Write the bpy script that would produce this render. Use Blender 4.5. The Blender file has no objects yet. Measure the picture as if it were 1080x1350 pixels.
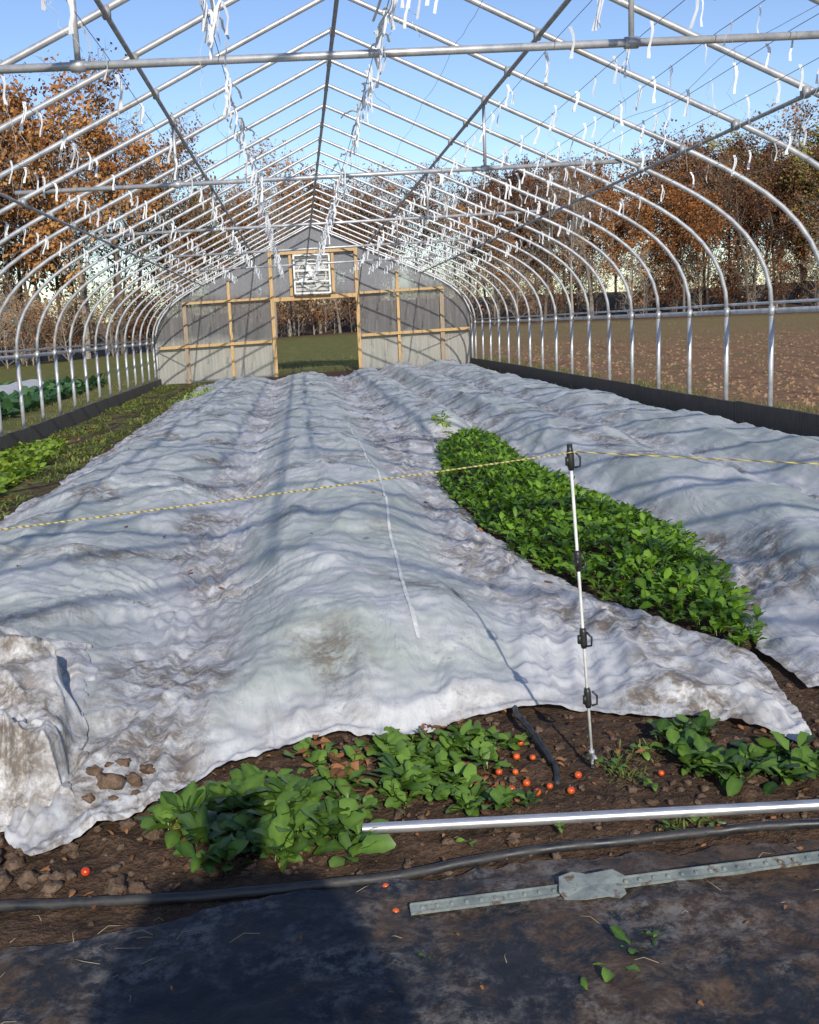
import bpy, math, random
import numpy as np
from mathutils import Vector, Matrix, noise, Quaternion
from mathutils.bvhtree import BVHTree
R = random.Random(7)
scene = bpy.context.scene
col = scene.collection

# ------------------------------------------------------------------ helpers
def sm(t):
    t = max(0.0, min(1.0, t)); return t*t*(3-2*t)
def interp(tab, x):
    if x <= tab[0][0]: return tab[0][1]
    for i in range(len(tab)-1):
        a, b = tab[i], tab[i+1]
        if x <= b[0]:
            return a[1]+(b[1]-a[1])*(x-a[0])/(b[0]-a[0])
    return tab[-1][1]
def N(x, y, z=0.0): return noise.noise((x, y, z))
def ridge(x, y, z=0.0): return 1-2.2*abs(noise.noise((x, y, z)))

class MB:
    def __init__(s): s.v=[]; s.f=[]; s.t=[]; s.m=[]; s.tint=0.5; s.mi=0
    def add(s, vs, fs, tint=None):
        o=len(s.v); s.v.extend([tuple(p) for p in vs]); t=s.tint if tint is None else tint
        if isinstance(t,list): s.t.extend(t)
        else: s.t.extend([t]*len(vs))
        for f in fs: s.f.append([i+o for i in f]); s.m.append(s.mi)
    def tube(s, pts, r, sides=8, cap=True, tint=None):
        pts=[Vector(p) for p in pts]; n=len(pts)
        rs = r if isinstance(r,(list,tuple)) else [r]*n
        vs=[]; fs=[]
        t0=(pts[1]-pts[0]).normalized()
        up=Vector((0,0,1)) if abs(t0.z)<0.9 else Vector((1,0,0))
        nx=t0.cross(up).normalized()
        for i,p in enumerate(pts):
            if i==0: t=t0
            elif i==n-1: t=(pts[i]-pts[i-1]).normalized()
            else: t=((pts[i+1]-pts[i]).normalized()+(pts[i]-pts[i-1]).normalized())
            if t.length<1e-6: t=t0
            t=t.normalized()
            nx=(nx-t*nx.dot(t)); nx=nx.normalized() if nx.length>1e-6 else t.orthogonal().normalized()
            ny=t.cross(nx)
            for k in range(sides):
                a=2*math.pi*k/sides
                vs.append(p+(nx*math.cos(a)+ny*math.sin(a))*rs[i])
        for i in range(n-1):
            for k in range(sides):
                k2=(k+1)%sides
                fs.append([i*sides+k,i*sides+k2,(i+1)*sides+k2,(i+1)*sides+k])
        if cap:
            fs.append(list(range(sides))[::-1]); fs.append([(n-1)*sides+k for k in range(sides)])
        s.add(vs,fs,tint)
    def box(s, c, d, rot=None, tint=None):
        x,y,z=[q/2 for q in d]; c=Vector(c)
        vs=[Vector(p) for p in [(-x,-y,-z),(x,-y,-z),(x,y,-z),(-x,y,-z),(-x,-y,z),(x,-y,z),(x,y,z),(-x,y,z)]]
        if rot is not None: vs=[rot@p for p in vs]
        s.add([p+c for p in vs],[[0,3,2,1],[4,5,6,7],[0,1,5,4],[1,2,6,5],[2,3,7,6],[3,0,4,7]],tint)
    def leaf(s, b, ang, L, W, rise, droop, tint, rows=5, cup=0.25, twist=0.0):
        b=Vector(b); d=Vector((math.cos(ang),math.sin(ang),0)); side=Vector((-d.y,d.x,0))
        prof=[0.05,0.06,0.34,0.86,1.0,0.80,0.22] if rows==5 else [0.08,0.6,0.95,0.25]
        n=len(prof); vs=[]; p=b.copy(); a=rise; st=L/(n-1); tt=[]
        for i in range(n):
            wl=W*0.5*prof[i]*R.uniform(.85,1.15); wr=W*0.5*prof[i]*R.uniform(.85,1.15)
            dirv=d*math.cos(a)+Vector((0,0,1))*math.sin(a)
            nrm=-d*math.sin(a)+Vector((0,0,1))*math.cos(a)
            sd=(side*math.cos(twist)+nrm*math.sin(twist))
            c1=cup+R.uniform(-.3,.3); c2=cup+R.uniform(-.3,.3)
            vs+= [p-sd*wl+nrm*wl*c1, p.copy(), p+sd*wr+nrm*wr*c2]
            tt+= [tint-.08,tint+.20,tint-.08]
            p=p+dirv*st; a-=droop/(n-1)
        fs=[]
        for i in range(n-1):
            for k in range(2):
                q=i*3+k; fs.append([q,q+1,q+4,q+3])
        s.add(vs,fs,tt)
    def obj(s, name, mats, parent=None, smooth=True):
        me=bpy.data.meshes.new(name); me.from_pydata(s.v,[],s.f); me.update()
        for m in (mats if isinstance(mats,list) else [mats]): me.materials.append(m)
        me.polygons.foreach_set('material_index', s.m)
        if smooth: me.polygons.foreach_set('use_smooth',[True]*len(me.polygons))
        at=me.attributes.new('tint','FLOAT','POINT'); at.data.foreach_set('value', s.t)
        o=bpy.data.objects.new(name,me); col.objects.link(o)
        if parent: o.parent=parent
        return o
def empty(name, loc=(0,0,0)):
    e=bpy.data.objects.new(name,None); e.empty_display_size=0.3; col.objects.link(e); return e

class NT:
    def __init__(s,name):
        s.mat=bpy.data.materials.new(name); s.mat.use_nodes=True; s.t=s.mat.node_tree
        s.t.nodes.clear(); s.out=s.n('ShaderNodeOutputMaterial')
        s.tc=s.n('ShaderNodeNewGeometry').outputs['Position']
    def n(s,t,**k):
        x=s.t.nodes.new(t)
        for a,b in k.items(): setattr(x,a,b)
        return x
    def l(s,a,b): s.t.links.new(a,b)
    def mapping(s,scale,src=None,loc=(0,0,0),rot=(0,0,0)):
        m=s.n('ShaderNodeMapping'); m.inputs['Scale'].default_value=scale; m.inputs['Location'].default_value=loc; m.inputs['Rotation'].default_value=rot
        s.l(src or s.tc,m.inputs['Vector']); return m.outputs['Vector']
    def noise(s,scale,detail=4,rough=0.55,vec=None,dist=0.0):
        x=s.n('ShaderNodeTexNoise'); x.inputs['Scale'].default_value=scale; x.inputs['Detail'].default_value=min(detail,5)
        x.inputs['Roughness'].default_value=rough; x.inputs['Distortion'].default_value=dist
        s.l(vec or s.tc,x.inputs['Vector']); return x.outputs['Fac']
    def ramp(s,fac,stops):
        r=s.n('ShaderNodeValToRGB'); e=r.color_ramp.elements
        while len(e)<len(stops): e.new(0.5)
        for i,(p,c) in enumerate(stops):
            e[i].position=p; e[i].color=(c[0],c[1],c[2],1) if not isinstance(c,(int,float)) else (c,c,c,1)
        s.l(fac,r.inputs['Fac']); return r.outputs['Color']
    def mix(s,f,a,b,mode='MIX'):
        m=s.n('ShaderNodeMix',data_type='RGBA',blend_type=mode)
        for i,v in ((0,f),(6,a),(7,b)):
            if isinstance(v,(int,float)): m.inputs[i].default_value=v
            elif isinstance(v,tuple): m.inputs[i].default_value=(v[0],v[1],v[2],1)
            else: s.l(v,m.inputs[i])
        return m.outputs[2]
    def math(s,op,a,b=0.0,clamp=False):
        m=s.n('ShaderNodeMath',operation=op,use_clamp=clamp)
        for i,v in ((0,a),(1,b)):
            if isinstance(v,(int,float)): m.inputs[i].default_value=v
            else: s.l(v,m.inputs[i])
        return m.outputs[0]
    def mr(s,v,a,b,c=0.0,d=1.0):
        m=s.n('ShaderNodeMapRange'); s.l(v,m.inputs[0])
        for i,q in enumerate((a,b,c,d)): m.inputs[i+1].default_value=q
        return m.outputs[0]
    def attr(s,name):
        a=s.n('ShaderNodeAttribute'); a.attribute_name=name; return a.outputs['Fac']
    def bump(s,h,strength=0.5,dist=0.02,nrm=None):
        b=s.n('ShaderNodeBump'); b.inputs['Strength'].default_value=strength; b.inputs['Distance'].default_value=dist
        s.l(h,b.inputs['Height'])
        if nrm: s.l(nrm,b.inputs['Normal'])
        return b.outputs['Normal']
    def bsdf(s,color,rough=0.8,metal=0.0,nrm=None,spec=0.5,trans=0.0,tcol=None,alpha=None):
        p=s.n('ShaderNodeBsdfPrincipled')
        for nm,v in (('Base Color',color),('Roughness',rough),('Metallic',metal)):
            if isinstance(v,tuple): p.inputs[nm].default_value=(v[0],v[1],v[2],1)
            elif isinstance(v,(int,float)): p.inputs[nm].default_value=v
            else: s.l(v,p.inputs[nm])
        p.inputs['Specular IOR Level'].default_value=spec
        if nrm: s.l(nrm,p.inputs['Normal'])
        o=p.outputs[0]
        if trans>0:
            tr=s.n('ShaderNodeBsdfTranslucent'); c=tcol if tcol is not None else color
            if isinstance(c,tuple): tr.inputs[0].default_value=(c[0],c[1],c[2],1)
            else: s.l(c,tr.inputs[0])
            if nrm: s.l(nrm,tr.inputs['Normal'])
            ms=s.n('ShaderNodeMixShader'); ms.inputs[0].default_value=trans; s.l(o,ms.inputs[1]); s.l(tr.outputs[0],ms.inputs[2]); o=ms.outputs[0]
        if alpha is not None:
            tp=s.n('ShaderNodeBsdfTransparent'); ms=s.n('ShaderNodeMixShader')
            if isinstance(alpha,(int,float)): ms.inputs[0].default_value=alpha
            else: s.l(alpha,ms.inputs[0])
            s.l(tp.outputs[0],ms.inputs[1]); s.l(o,ms.inputs[2]); o=ms.outputs[0]
        s.l(o,s.out.inputs[0]); return s.mat
    def diffuse(s,color):
        p=s.n('ShaderNodeBsdfDiffuse'); s.l(color,p.inputs[0]); s.l(p.outputs[0],s.out.inputs[0]); return s.mat

# ------------------------------------------------------------------ materials
def m_galv(name='galvanized_steel',b=0.50,metal=0.45,rough=0.42):
    k=NT(name); f=k.noise(9,3,0.6); c=k.ramp(f,[(0.3,(b*.68,b*.70,b*.75)),(0.7,(b*1.15,b*1.15,b*1.15))])
    f2=k.noise(2.2,4,0.7); c=k.mix(k.mr(f2,0.56,0.72),c,(0.28,0.25,0.21))
    return k.bsdf(c,rough,metal)
GALV=m_galv(); GALV2=m_galv('galvanized_steel_dull',0.36,0.3,0.55); PIPE=m_galv('galvanized_pipe',0.62,0.75,0.3)
def m_wood(name,a,b):
    k=NT(name); v=k.mapping((18,18,1.5)); f=k.noise(3,4,0.6,v); c=k.ramp(f,[(0.3,a),(0.7,b)])
    return k.bsdf(c,0.75,nrm=k.bump(f,0.3,0.005))
PINE=m_wood('pine_lumber',(0.34,0.21,0.09),(0.56,0.38,0.18)); GREYWOOD=m_wood('weathered_lumber',(0.20,0.15,0.10),(0.36,0.28,0.20))
BOARD=m_wood('baseboard_wood',(0.06,0.05,0.04),(0.15,0.125,0.10))

def m_panel():
    k=NT('cloudy_polycarbonate'); sx=k.n('ShaderNodeSeparateXYZ'); k.l(k.tc,sx.inputs[0])
    v=k.mapping((14,1,0.6)); st=k.noise(1.5,4,0.6,v); f=k.noise(0.9,4,0.6)
    c=k.ramp(st,[(0.25,(0.34,0.33,0.30)),(0.75,(0.60,0.58,0.53))])
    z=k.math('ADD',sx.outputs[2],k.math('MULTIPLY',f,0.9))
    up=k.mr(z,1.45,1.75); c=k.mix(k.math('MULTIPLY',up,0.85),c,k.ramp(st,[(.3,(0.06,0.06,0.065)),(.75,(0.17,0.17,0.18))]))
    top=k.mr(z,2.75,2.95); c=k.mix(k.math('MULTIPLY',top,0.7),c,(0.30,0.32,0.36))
    return k.bsdf(c,0.35,trans=0.3,tcol=(0.30,0.29,0.27),alpha=0.78)
PANEL=m_panel()
def m_simple(name,a,b,scale=20,rough=0.7,metal=0,bump=0.2,spec=0.5):
    k=NT(name); f=k.noise(scale,4,0.6); c=k.ramp(f,[(0.3,a),(0.7,b)])
    return k.bsdf(c,rough,metal,nrm=k.bump(f,bump,0.004),spec=spec)
WHITEPL=m_simple('white_plastic',(0.50,0.50,0.48),(0.72,0.72,0.70),30,0.45)
BLACKPL=m_simple('black_plastic',(0.012,0.012,0.012),(0.03,0.03,0.03),30,0.4)
def m_hose():
    k=NT('poly_tubing'); f=k.noise(9,5,0.7); c=k.ramp(f,[(0.35,(0.012,0.014,0.018)),(0.62,(0.04,0.038,0.036)),(0.75,(0.11,0.085,0.065))])
    return k.bsdf(c,k.mr(f,.4,.7,.4,.8),nrm=k.bump(f,.2,.004))
HOSE=m_hose()
WIRE=m_simple('wire',(0.2,0.2,0.2),(0.35,0.35,0.35),10,0.5,0.3)
k=NT('trellis_clip_plastic'); WHITECLIP=k.bsdf((0.84,0.85,0.86),0.4,trans=0.3)
k=NT('tomato_skin'); f=k.noise(30,2); TOM=k.bsdf(k.ramp(f,[(0.3,(0.48,0.04,0.012)),(0.7,(0.66,0.13,0.018))]),0.22)
def m_leaf(name,dark,light,trans=0.3,rough=0.45,sc=35):
    k=NT(name); t=k.attr('tint'); f=k.noise(sc,2); u=k.math('ADD',k.math('MULTIPLY',t,0.75),k.math('MULTIPLY',f,0.3))
    c=k.ramp(u,[(0.15,dark),(0.90,light)])
    return k.bsdf(c,rough,trans=trans,tcol=k.mix(0.5,c,(light[0]*1.4,light[1]*1.4,light[2])),spec=0.4)
RADISH=m_leaf('radish_leaf',(0.014,0.048,0.008),(0.16,0.28,0.045),.22,.42,60)
SPIN=m_leaf('greens_leaf',(0.010,0.042,0.005),(0.19,0.35,0.03),.28)
LETT=m_leaf('lettuce_leaf',(0.08,0.17,0.015),(0.34,0.44,0.06))
WEED=m_leaf('weed_leaf',(0.05,0.09,0.015),(0.27,0.29,0.07))
KALE=m_leaf('kale_leaf',(0.02,0.07,0.03),(0.10,0.20,0.07))
GRASS=m_leaf('grass_blade',(0.06,0.075,0.02),(0.28,0.25,0.09),sc=3)
DEAD=m_leaf('dead_leaf',(0.07,0.03,0.012),(0.36,0.16,0.06),0.15,0.7)
def m_soil(name='soil'):
    k=NT(name); f=k.noise(7,5,0.65); g=k.noise(45,4,0.7); c=k.ramp(f,[(0.25,(0.045,0.028,0.018)),(0.75,(0.15,0.098,0.064))])
    c=k.mix(k.mr(g,0.45,0.7,0,0.6),c,(0.24,0.17,0.12))
    n=k.bump(g,0.8,0.012)
    return k.bsdf(c,0.92,nrm=n,spec=0.25)
SOIL=m_soil()

def m_ground():
    k=NT('ground'); sx=k.n('ShaderNodeSeparateXYZ'); k.l(k.tc,sx.inputs[0]); X,Y,Z=sx.outputs
    f=k.noise(7,5,0.68); g=k.noise(45,4,0.75); big=k.noise(0.35,4,0.6)
    soil=k.ramp(f,[(0.25,(0.030,0.017,0.010)),(0.75,(0.11,0.066,0.040))])
    soil=k.mix(k.mr(g,0.45,0.7,0,0.6),soil,(0.15,0.098,0.062))
    gn=k.noise(3,5,0.7); grass=k.ramp(gn,[(0.25,(0.06,0.085,0.02)),(0.5,(0.14,0.145,0.04)),(0.75,(0.28,0.21,0.10))])
    rows=k.noise(1.1,5,0.78,k.mapping((1.0,0.10,1),rot=(0,0,.05)))
    fld=k.ramp(rows,[(0.36,(0.16,0.080,0.040)),(0.47,(0.30,0.165,0.085)),(0.555,(0.26,0.155,0.080)),(0.60,(0.15,0.16,0.045)),(0.66,(0.28,0.175,0.09))])
    fld=k.mix(k.mr(k.noise(2.4,5,0.85),0.42,0.60,0,0.7),fld,(0.34,0.205,0.115))
    fld=k.mix(k.mr(f,0.40,0.58,.6,0),fld,(0.075,0.042,0.024))
    fld=k.mix(k.math('MULTIPLY',k.mr(k.math('ADD',Y,k.math('MULTIPLY',big,16)),40,56),.55),fld,k.mix(.5,grass,(0.24,0.19,0.085)))
    fx=k.math('MULTIPLY',k.mr(k.math('ADD',X,k.math('MULTIPLY',gn,1.6)),5.8,6.4),k.mr(Y,66,72,1,0))
    c=k.mix(fx,grass,fld)
    litter=k.ramp(gn,[(0.3,(0.06,0.036,0.022)),(0.7,(0.17,0.10,0.058))])
    ll=k.n('ShaderNodeVectorMath',operation='LENGTH'); k.l(k.tc,ll.inputs[0])
    c=k.mix(k.mr(k.math('ADD',ll.outputs['Value'],k.math('MULTIPLY',big,14)),68,78),c,litter)
    ax=k.math('ABSOLUTE',X); ins=k.math('MULTIPLY',k.mr(k.math('ADD',ax,k.math('MULTIPLY',f,0.5)),4.9,5.3,1,0),k.mr(Y,31.5,33.5,1,0))
    wm=k.math('MULTIPLY',k.mr(X,-3.2,-2.9,1,0),k.mr(gn,0.45,0.56))
    wm=k.math('MULTIPLY',wm,k.mr(Y,6,9)); soil=k.mix(wm,soil,k.ramp(f,[(0.3,(0.06,0.10,0.015)),(0.7,(0.22,0.20,0.07))]))
    c=k.mix(ins,c,soil)
    n=k.bump(g,0.9,0.014); n=k.bump(f,.7,.08,n)
    return k.bsdf(c,0.93,nrm=n,spec=0.2)
GROUND=m_ground()

def m_cover():
    k=NT('row_cover_fabric'); d=k.attr('dirt_shade'); gr=k.attr('green')
    f=k.noise(3.0,5,0.70); fine=k.noise(50,3,0.7); mid=k.noise(9,5,0.72,dist=0.6)
    c=k.ramp(f,[(0.3,(0.54,0.545,0.555)),(0.7,(0.72,0.72,0.725))])
    gmask=k.math('MULTIPLY',gr,k.mr(k.math('ADD',k.math('MULTIPLY',k.noise(1.7,5,0.60),.65),k.math('MULTIPLY',mid,.35)),0.36,0.58),True)
    c=k.mix(k.math('MULTIPLY',gmask,0.70),c,(0.32,0.375,0.33))
    dm=k.math('MULTIPLY',d,k.mr(k.math('ADD',k.math('MULTIPLY',mid,.75),k.math('MULTIPLY',fine,.25)),0.41,0.57),True)
    c=k.mix(k.math('MULTIPLY',dm,0.88),c,(0.15,0.112,0.078))  # brown tint: soiling, plus shade put into the colour along the furrows
    sp=k.mr(fine,0.57,0.70,0,0.6); sp=k.math('MULTIPLY',sp,k.mr(f,0.42,0.62))
    c=k.mix(sp,c,(0.25,0.20,0.15))
    w1=k.noise(4.5,3,0.6,k.mapping((1.8,0.35,1),rot=(0,0,.15)),1.0)
    r1=k.math('ABSOLUTE',k.math('SUBTRACT',w1,0.5))
    n=k.bump(r1,0.40,0.05); n=k.bump(fine,0.12,0.005,n)
    return k.bsdf(c,0.5,nrm=n,spec=0.3,trans=0.16)
COVER=m_cover()
def m_fabric():
    k=NT('landscape_fabric'); sx=k.n('ShaderNodeSeparateXYZ'); k.l(k.tc,sx.inputs[0]); X,Y,Z=sx.outputs
    f=k.noise(2.6,5,0.7); g=k.noise(26,5,0.78); dusty=k.noise(4.2,5,0.78,dist=0.5)
    c=k.ramp(g,[(0.3,(0.010,0.012,0.016)),(0.7,(0.030,0.032,0.038))])
    soil=k.ramp(g,[(0.3,(0.035,0.022,0.014)),(0.7,(0.12,0.078,0.050))])
    m=k.math('ADD',k.math('MULTIPLY',dusty,0.8),k.math('MULTIPLY',g,0.2))
    m=k.math('ADD',m,k.mr(X,-0.5,0.3,-0.05,0.08))
    m=k.math('ADD',m,k.mr(Y,2.0,2.45,0,0.05))
    m=k.math('ADD',m,k.mr(X,-0.85,-1.2,0,0.09))
    c=k.mix(k.mr(m,0.50,0.60,0,0.92),c,soil)
    c=k.mix(k.math('MULTIPLY',k.mr(g,0.44,0.60),k.mr(f,0.46,0.58,0,0.75)),c,(0.17,0.16,0.15))
    n=k.bump(g,0.5,0.008); n=k.bump(dusty,0.4,0.03,n)
    return k.bsdf(c,k.mr(g,0.3,0.7,0.5,0.8),nrm=n,spec=0.35)
FABRIC=m_fabric()

# ------------------------------------------------------------------ terrain
def base_z(x,y):
    xs=max(-9,min(9,x)); z=0.025*xs
    dd=math.hypot(x,y)
    z+= sm((dd-22)/50)*(0.95 if x>0 else 0.95*sm((x+25)/25)+0.0)
    z+= 3.2*sm((dd-80)/40)
    return z
def gz(x,y):
    z=base_z(x,y)
    if abs(x)<6 and -1<y<33:
        z+=0.018*N(x*2.3,y*2.3,3)+0.010*N(x*8,y*8,7)+0.006*N(x*21,y*21,1)
        bare=sm((y-2.55)/0.15)*sm((3.6-y)/0.3)
        z+=bare*(0.025*max(0,N(x*9,y*9,11))+0.014*N(x*30,y*30,2))
    return z
def axis(segs):
    out=[]
    for a,b,st in segs:
        n=max(1,int(round((b-a)/st))); out+= [a+(b-a)*i/n for i in range(n)]
    out.append(segs[-1][1]); return out
xs=axis([(-420,-60,30),(-60,-10,5),(-10,-5,0.5),(-5,-2,0.12),(-2,1.6,0.02),(1.6,5,0.1),(5,10,0.5),(10,60,5),(60,420,30)])
ys=axis([(-60,0,10),(0,1.2,0.2),(1.2,3.9,0.02),(3.9,7,0.1),(7,32,0.3),(32,100,4),(100,700,30)])
V=[(x,y,gz(x,y)) for y in ys for x in xs]; nx=len(xs)
Fc=[(j*nx+i,j*nx+i+1,(j+1)*nx+i+1,(j+1)*nx+i) for j in range(len(ys)-1) for i in range(nx-1)]
me=bpy.data.meshes.new('ground'); me.from_pydata(V,[],Fc); me.update(); me.polygons.foreach_set('use_smooth',[True]*len(Fc))
me.materials.append(GROUND); g=bpy.data.objects.new('ground',me); col.objects.link(g)

def fab_edge(x): return interp([(-3,2.40),(-1.4,2.36),(-0.95,2.42),(-0.6,2.50),(0.0,2.52),(0.5,2.50),(0.8,2.46),(2.5,2.4)],x)+0.03*N(x*6,0,5)+0.012*N(x*22,0,5)
V=[];Fc=[];na,nb=300,110
for j in range(nb+1):
    for i in range(na+1):
        x=-2.6+5.2*i/na; y0=0.9; y1=fab_edge(x); v=j/nb; y=y0+(y1-y0)*v
        w=0.014*max(0,ridge(x*1.5+0.6*N(x,y*2),y*5,4)-0.3)+0.020*max(0,ridge(x*2.5+y,y*1.2,9)-0.55)+0.012*max(0,ridge(x*1.1-y*1.4,y*3+x,19)-0.6)
        V.append((x,y,gz(x,y)+0.012+w*sm((1-v)*8)))
for j in range(nb):
    for i in range(na):
        q=j*(na+1)+i; Fc.append((q,q+1,q+na+2,q+na+1))
me=bpy.data.meshes.new('landscape_fabric'); me.from_pydata(V,[],Fc); me.update(); me.polygons.foreach_set('use_smooth',[True]*len(Fc))
me.materials.append(FABRIC); o=bpy.data.objects.new('landscape_fabric',me); col.objects.link(o)

# ------------------------------------------------------------------ row covers
def bedp(x,c,hw): return math.exp(-1.3*(abs(x-c)/hw)**4)
XR=[(2.8,.98),(3.3,1.12),(3.9,1.21),(4.1,1.18),(4.4,1.05),(5.0,.9),(5.63,.74),(6.9,.62),(9,.66),(10.5,.85),(12,1.08),(12.7,1.62),(14,1.74),(31,1.74)]
XL2=[(3.2,1.26),(4.0,1.26),(5.0,1.52),(5.84,1.72),(6.76,1.64),(8,1.53),(10,1.54),(12.2,1.62),(14,1.64),(31,1.64)]
DF=[(-3.4,3.5),(-1.8,3.5),(-1.55,3.42),(-1.44,3.05),(-1.39,2.93),(-1.256,2.81),(-1.06,2.99),(-.887,3.30),(-.7,3.44),(-.535,3.50),(-.306,3.40),(-.08,3.51),(.145,3.56),(.35,3.50),(.557,3.37),(.81,3.27),(1.01,3.05)]
def xrB(d): return interp(XR,d)+(0.05*N(d*1.7,2.2)+0.03*N(d*6,4.4))*sm((d-3.2)/1)
def xlB(d): return interp([(2.8,-3.3),(8,-3.0),(20,-3.1),(30,-3.25)],d)+0.10*N(d*0.8,8.1)+0.04*N(d*4,1.1)
def xlC(d): return interp(XL2,d)+0.05*N(d*1.5,12.2)+0.03*N(d*6,14.4)
def hB(x,d):
    sh=0.10*N(d*0.35,20)
    w1=1+.12*N(d*.9,33); w2=1+.12*N(d*.8,37)
    h=0.21*bedp(x,-2.0+sh,0.72*w1)+0.23*bedp(x,-0.34+sh,0.58*w2)
    h+=0.22*bedp(x,1.2,0.42)*sm((d-12.2)/0.8)
    return h*(.88+.25*N(d*.5,x*.4,71))
def hC(x,d):
    sh=0.08*N(d*0.3,30)
    return (0.20*bedp(x,2.2+sh,0.5)+0.20*bedp(x,3.45+sh,0.52))*(.88+.25*N(d*.5,x*.4,75))
ANCH=((-1.42,2.75,1.7,.055),(1.12,2.95,1.1,.040),(.72,5.9,.9,.035),(-.2,3.1,.8,.022),(-3.1,6.0,1.6,.04),(1.5,3.3,1.2,.03),(-1.15,5.2,1.1,.035),(-1.1,8.5,1.4,.035))
def wrinkle(x,d,seed,fu):
    wx=0.30*N(x*.9,d*0.6,seed); wy=0.45*N(x*0.9,d*1.0,seed+5)
    a=max(0,ridge((x+wx)*2.5,(d+wy)*0.28,seed+1)-.45); b=max(0,ridge((x+wx)*6,(d+wy)*0.7,seed+2)-.55)
    c=max(0,ridge((x-wx)*1.3+d*0.6,(d)*1.1-x,seed+3)-.62)
    z=0.060*a+0.020*b+0.034*c
    if d<12:
        for (ax_,ay_,rr,am) in ANCH:
            dx,dy=x-ax_,d-ay_; r=math.hypot(dx,dy)
            if r<rr*3:
                th=math.atan2(dy,dx); z+=am*math.exp(-(r/rr)**2)*min(1,r/.25)*max(0,ridge(th*3.6+.25*N(x*2,d*2,seed),r*.45+ax_*9,seed+12)-.15)
    if fu>0.02:
        e=max(0,ridge((x+wx)*11,(d+wy)*1.5,seed+4)-.2); g_=ridge((x+wx)*8+d*2,(d+wy)*5,seed+6)
        z+= (0.030*e+0.012*g_)*fu
    return z
def sheet(name,xl,xr,df,h,d1,seed,ns,nv,pw):
    V=[];dirt_shade=[];green=[];Fc=[]
    xa,xb=xl(3.2),xr(3.0)
    for j in range(nv+1):
        v=(j/nv)**pw
        for i in range(ns+1):
            s=i/ns; xf=xa+(xb-xa)*s; d0=df(xf)+0.035*N(xf*5,seed)+0.018*N(xf*17,seed)
            dend=d1+0.4*N(xf*0.8,seed+3); d=d0+(dend-d0)*v
            x=xl(d)+(xr(d)-xl(d))*s
            edge=min((x-xl(d)),(xr(d)-x),(d-d0)*0.85,dend-d)
            ef=min((x-xl(d))*1.6,(xr(d)-x)*1.6,(d-d0)*0.8,dend-d)
            e=sm(ef/0.70+0.02); e2=sm(edge/0.12)
            hh=h(x,d); lump=0.055*N(x*1.3,d*0.8,seed)+0.034*N(x*2.8,d*1.9,seed)+0.008*N(x*7,d*6,seed)
            furrow=1-sm(hh/0.13); fe=max(furrow*sm((d-d0)/.5+.3),(1-sm(edge/.4))*.5)
            z=(0.02+hh)*e+(lump*(0.5+2.0*hh)+.02)*(0.3+.7*e)*e2+(wrinkle(x,d,seed,fe))*(0.25+0.75*e2)
            hem=math.exp(-((edge-0.015)/0.016)**2)*(0.008+0.014*N(x*7,d*7,seed+9))
            z=max(z,0.0)+max(hem,0)
            V.append((x,d,gz(x,d)+0.012+max(0.0,z)))
            dn=0.85*furrow*sm(0.55+N(x*1.6,d*0.7,40)*1.8)+max(0,N(x*2.0,d*1.4,seed+50)-0.16)*3.0+0.45*(1-sm(edge/.3))*sm(.5+N(x*3,d*3,44)*2)  # furrow term mixes real soiling with furrow shade painted in to define the beds
            dn+=0.9*math.exp(-((x+1.12)/.22)**2-((d-3.15)/.22)**2)
            dirt_shade.append(max(0,min(1,dn))); green.append(sm(hh/0.12)*sm(ef/.35))
    for j in range(nv):
        for i in range(ns):
            q=j*(ns+1)+i; Fc.append((q,q+1,q+ns+2,q+ns+1))
    me=bpy.data.meshes.new(name); me.from_pydata(V,[],Fc); me.update(); me.polygons.foreach_set('use_smooth',[True]*len(Fc))
    for nm,dt in (('dirt_shade',dirt_shade),('green',green)):
        at=me.attributes.new(nm,'FLOAT','POINT'); at.data.foreach_set('value',dt)
    me.materials.append(COVER); o=bpy.data.objects.new(name,me); col.objects.link(o)
    return o,V,ns
cov,CV,CN=sheet('row_cover',xlB,xrB,lambda x:interp(DF,x),hB,28.6,10,380,680,1.9)
cov2,_,_=sheet('row_cover.001',xlC,lambda d:4.05+0.1*N(d*.7,50)+.04*N(d*3,51),lambda x:interp([(1.2,3.5),(1.6,3.35),(4.2,3.2)],x),hC,30.2,60,180,420,1.8)
bm=BVHTree.FromPolygons([Vector(v) for v in CV],[p.vertices[:] for p in cov.data.polygons])
def on_cover(x,y):
    hit=bm.ray_cast(Vector((x,y,3)),Vector((0,0,-1)))
    return hit[0].z if hit[0] is not None else gz(x,y)
sb=MB(); pts=[]
for i in range(300):
    t=i/299; y=3.95+t*9.5; x=-0.11+0.16*sm(t*2.2)+0.03*N(y*0.9,3.3)
    pts.append((x,y))
vs=[];fs=[]
for i,(x,y) in enumerate(pts):
    w=0.008+0.004*N(y*5,1)
    for sgn in (-1,0,1): vs.append((x+sgn*w,y,on_cover(x+sgn*w,y)+0.004+(0.002 if sgn==0 else 0)))
for i in range(len(pts)-1):
    for kx in (0,1):
        q=i*3+kx; fs.append([q,q+1,q+4,q+3])
sb.add(vs,fs); sb.obj('seam',WHITEPL,cov)

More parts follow.
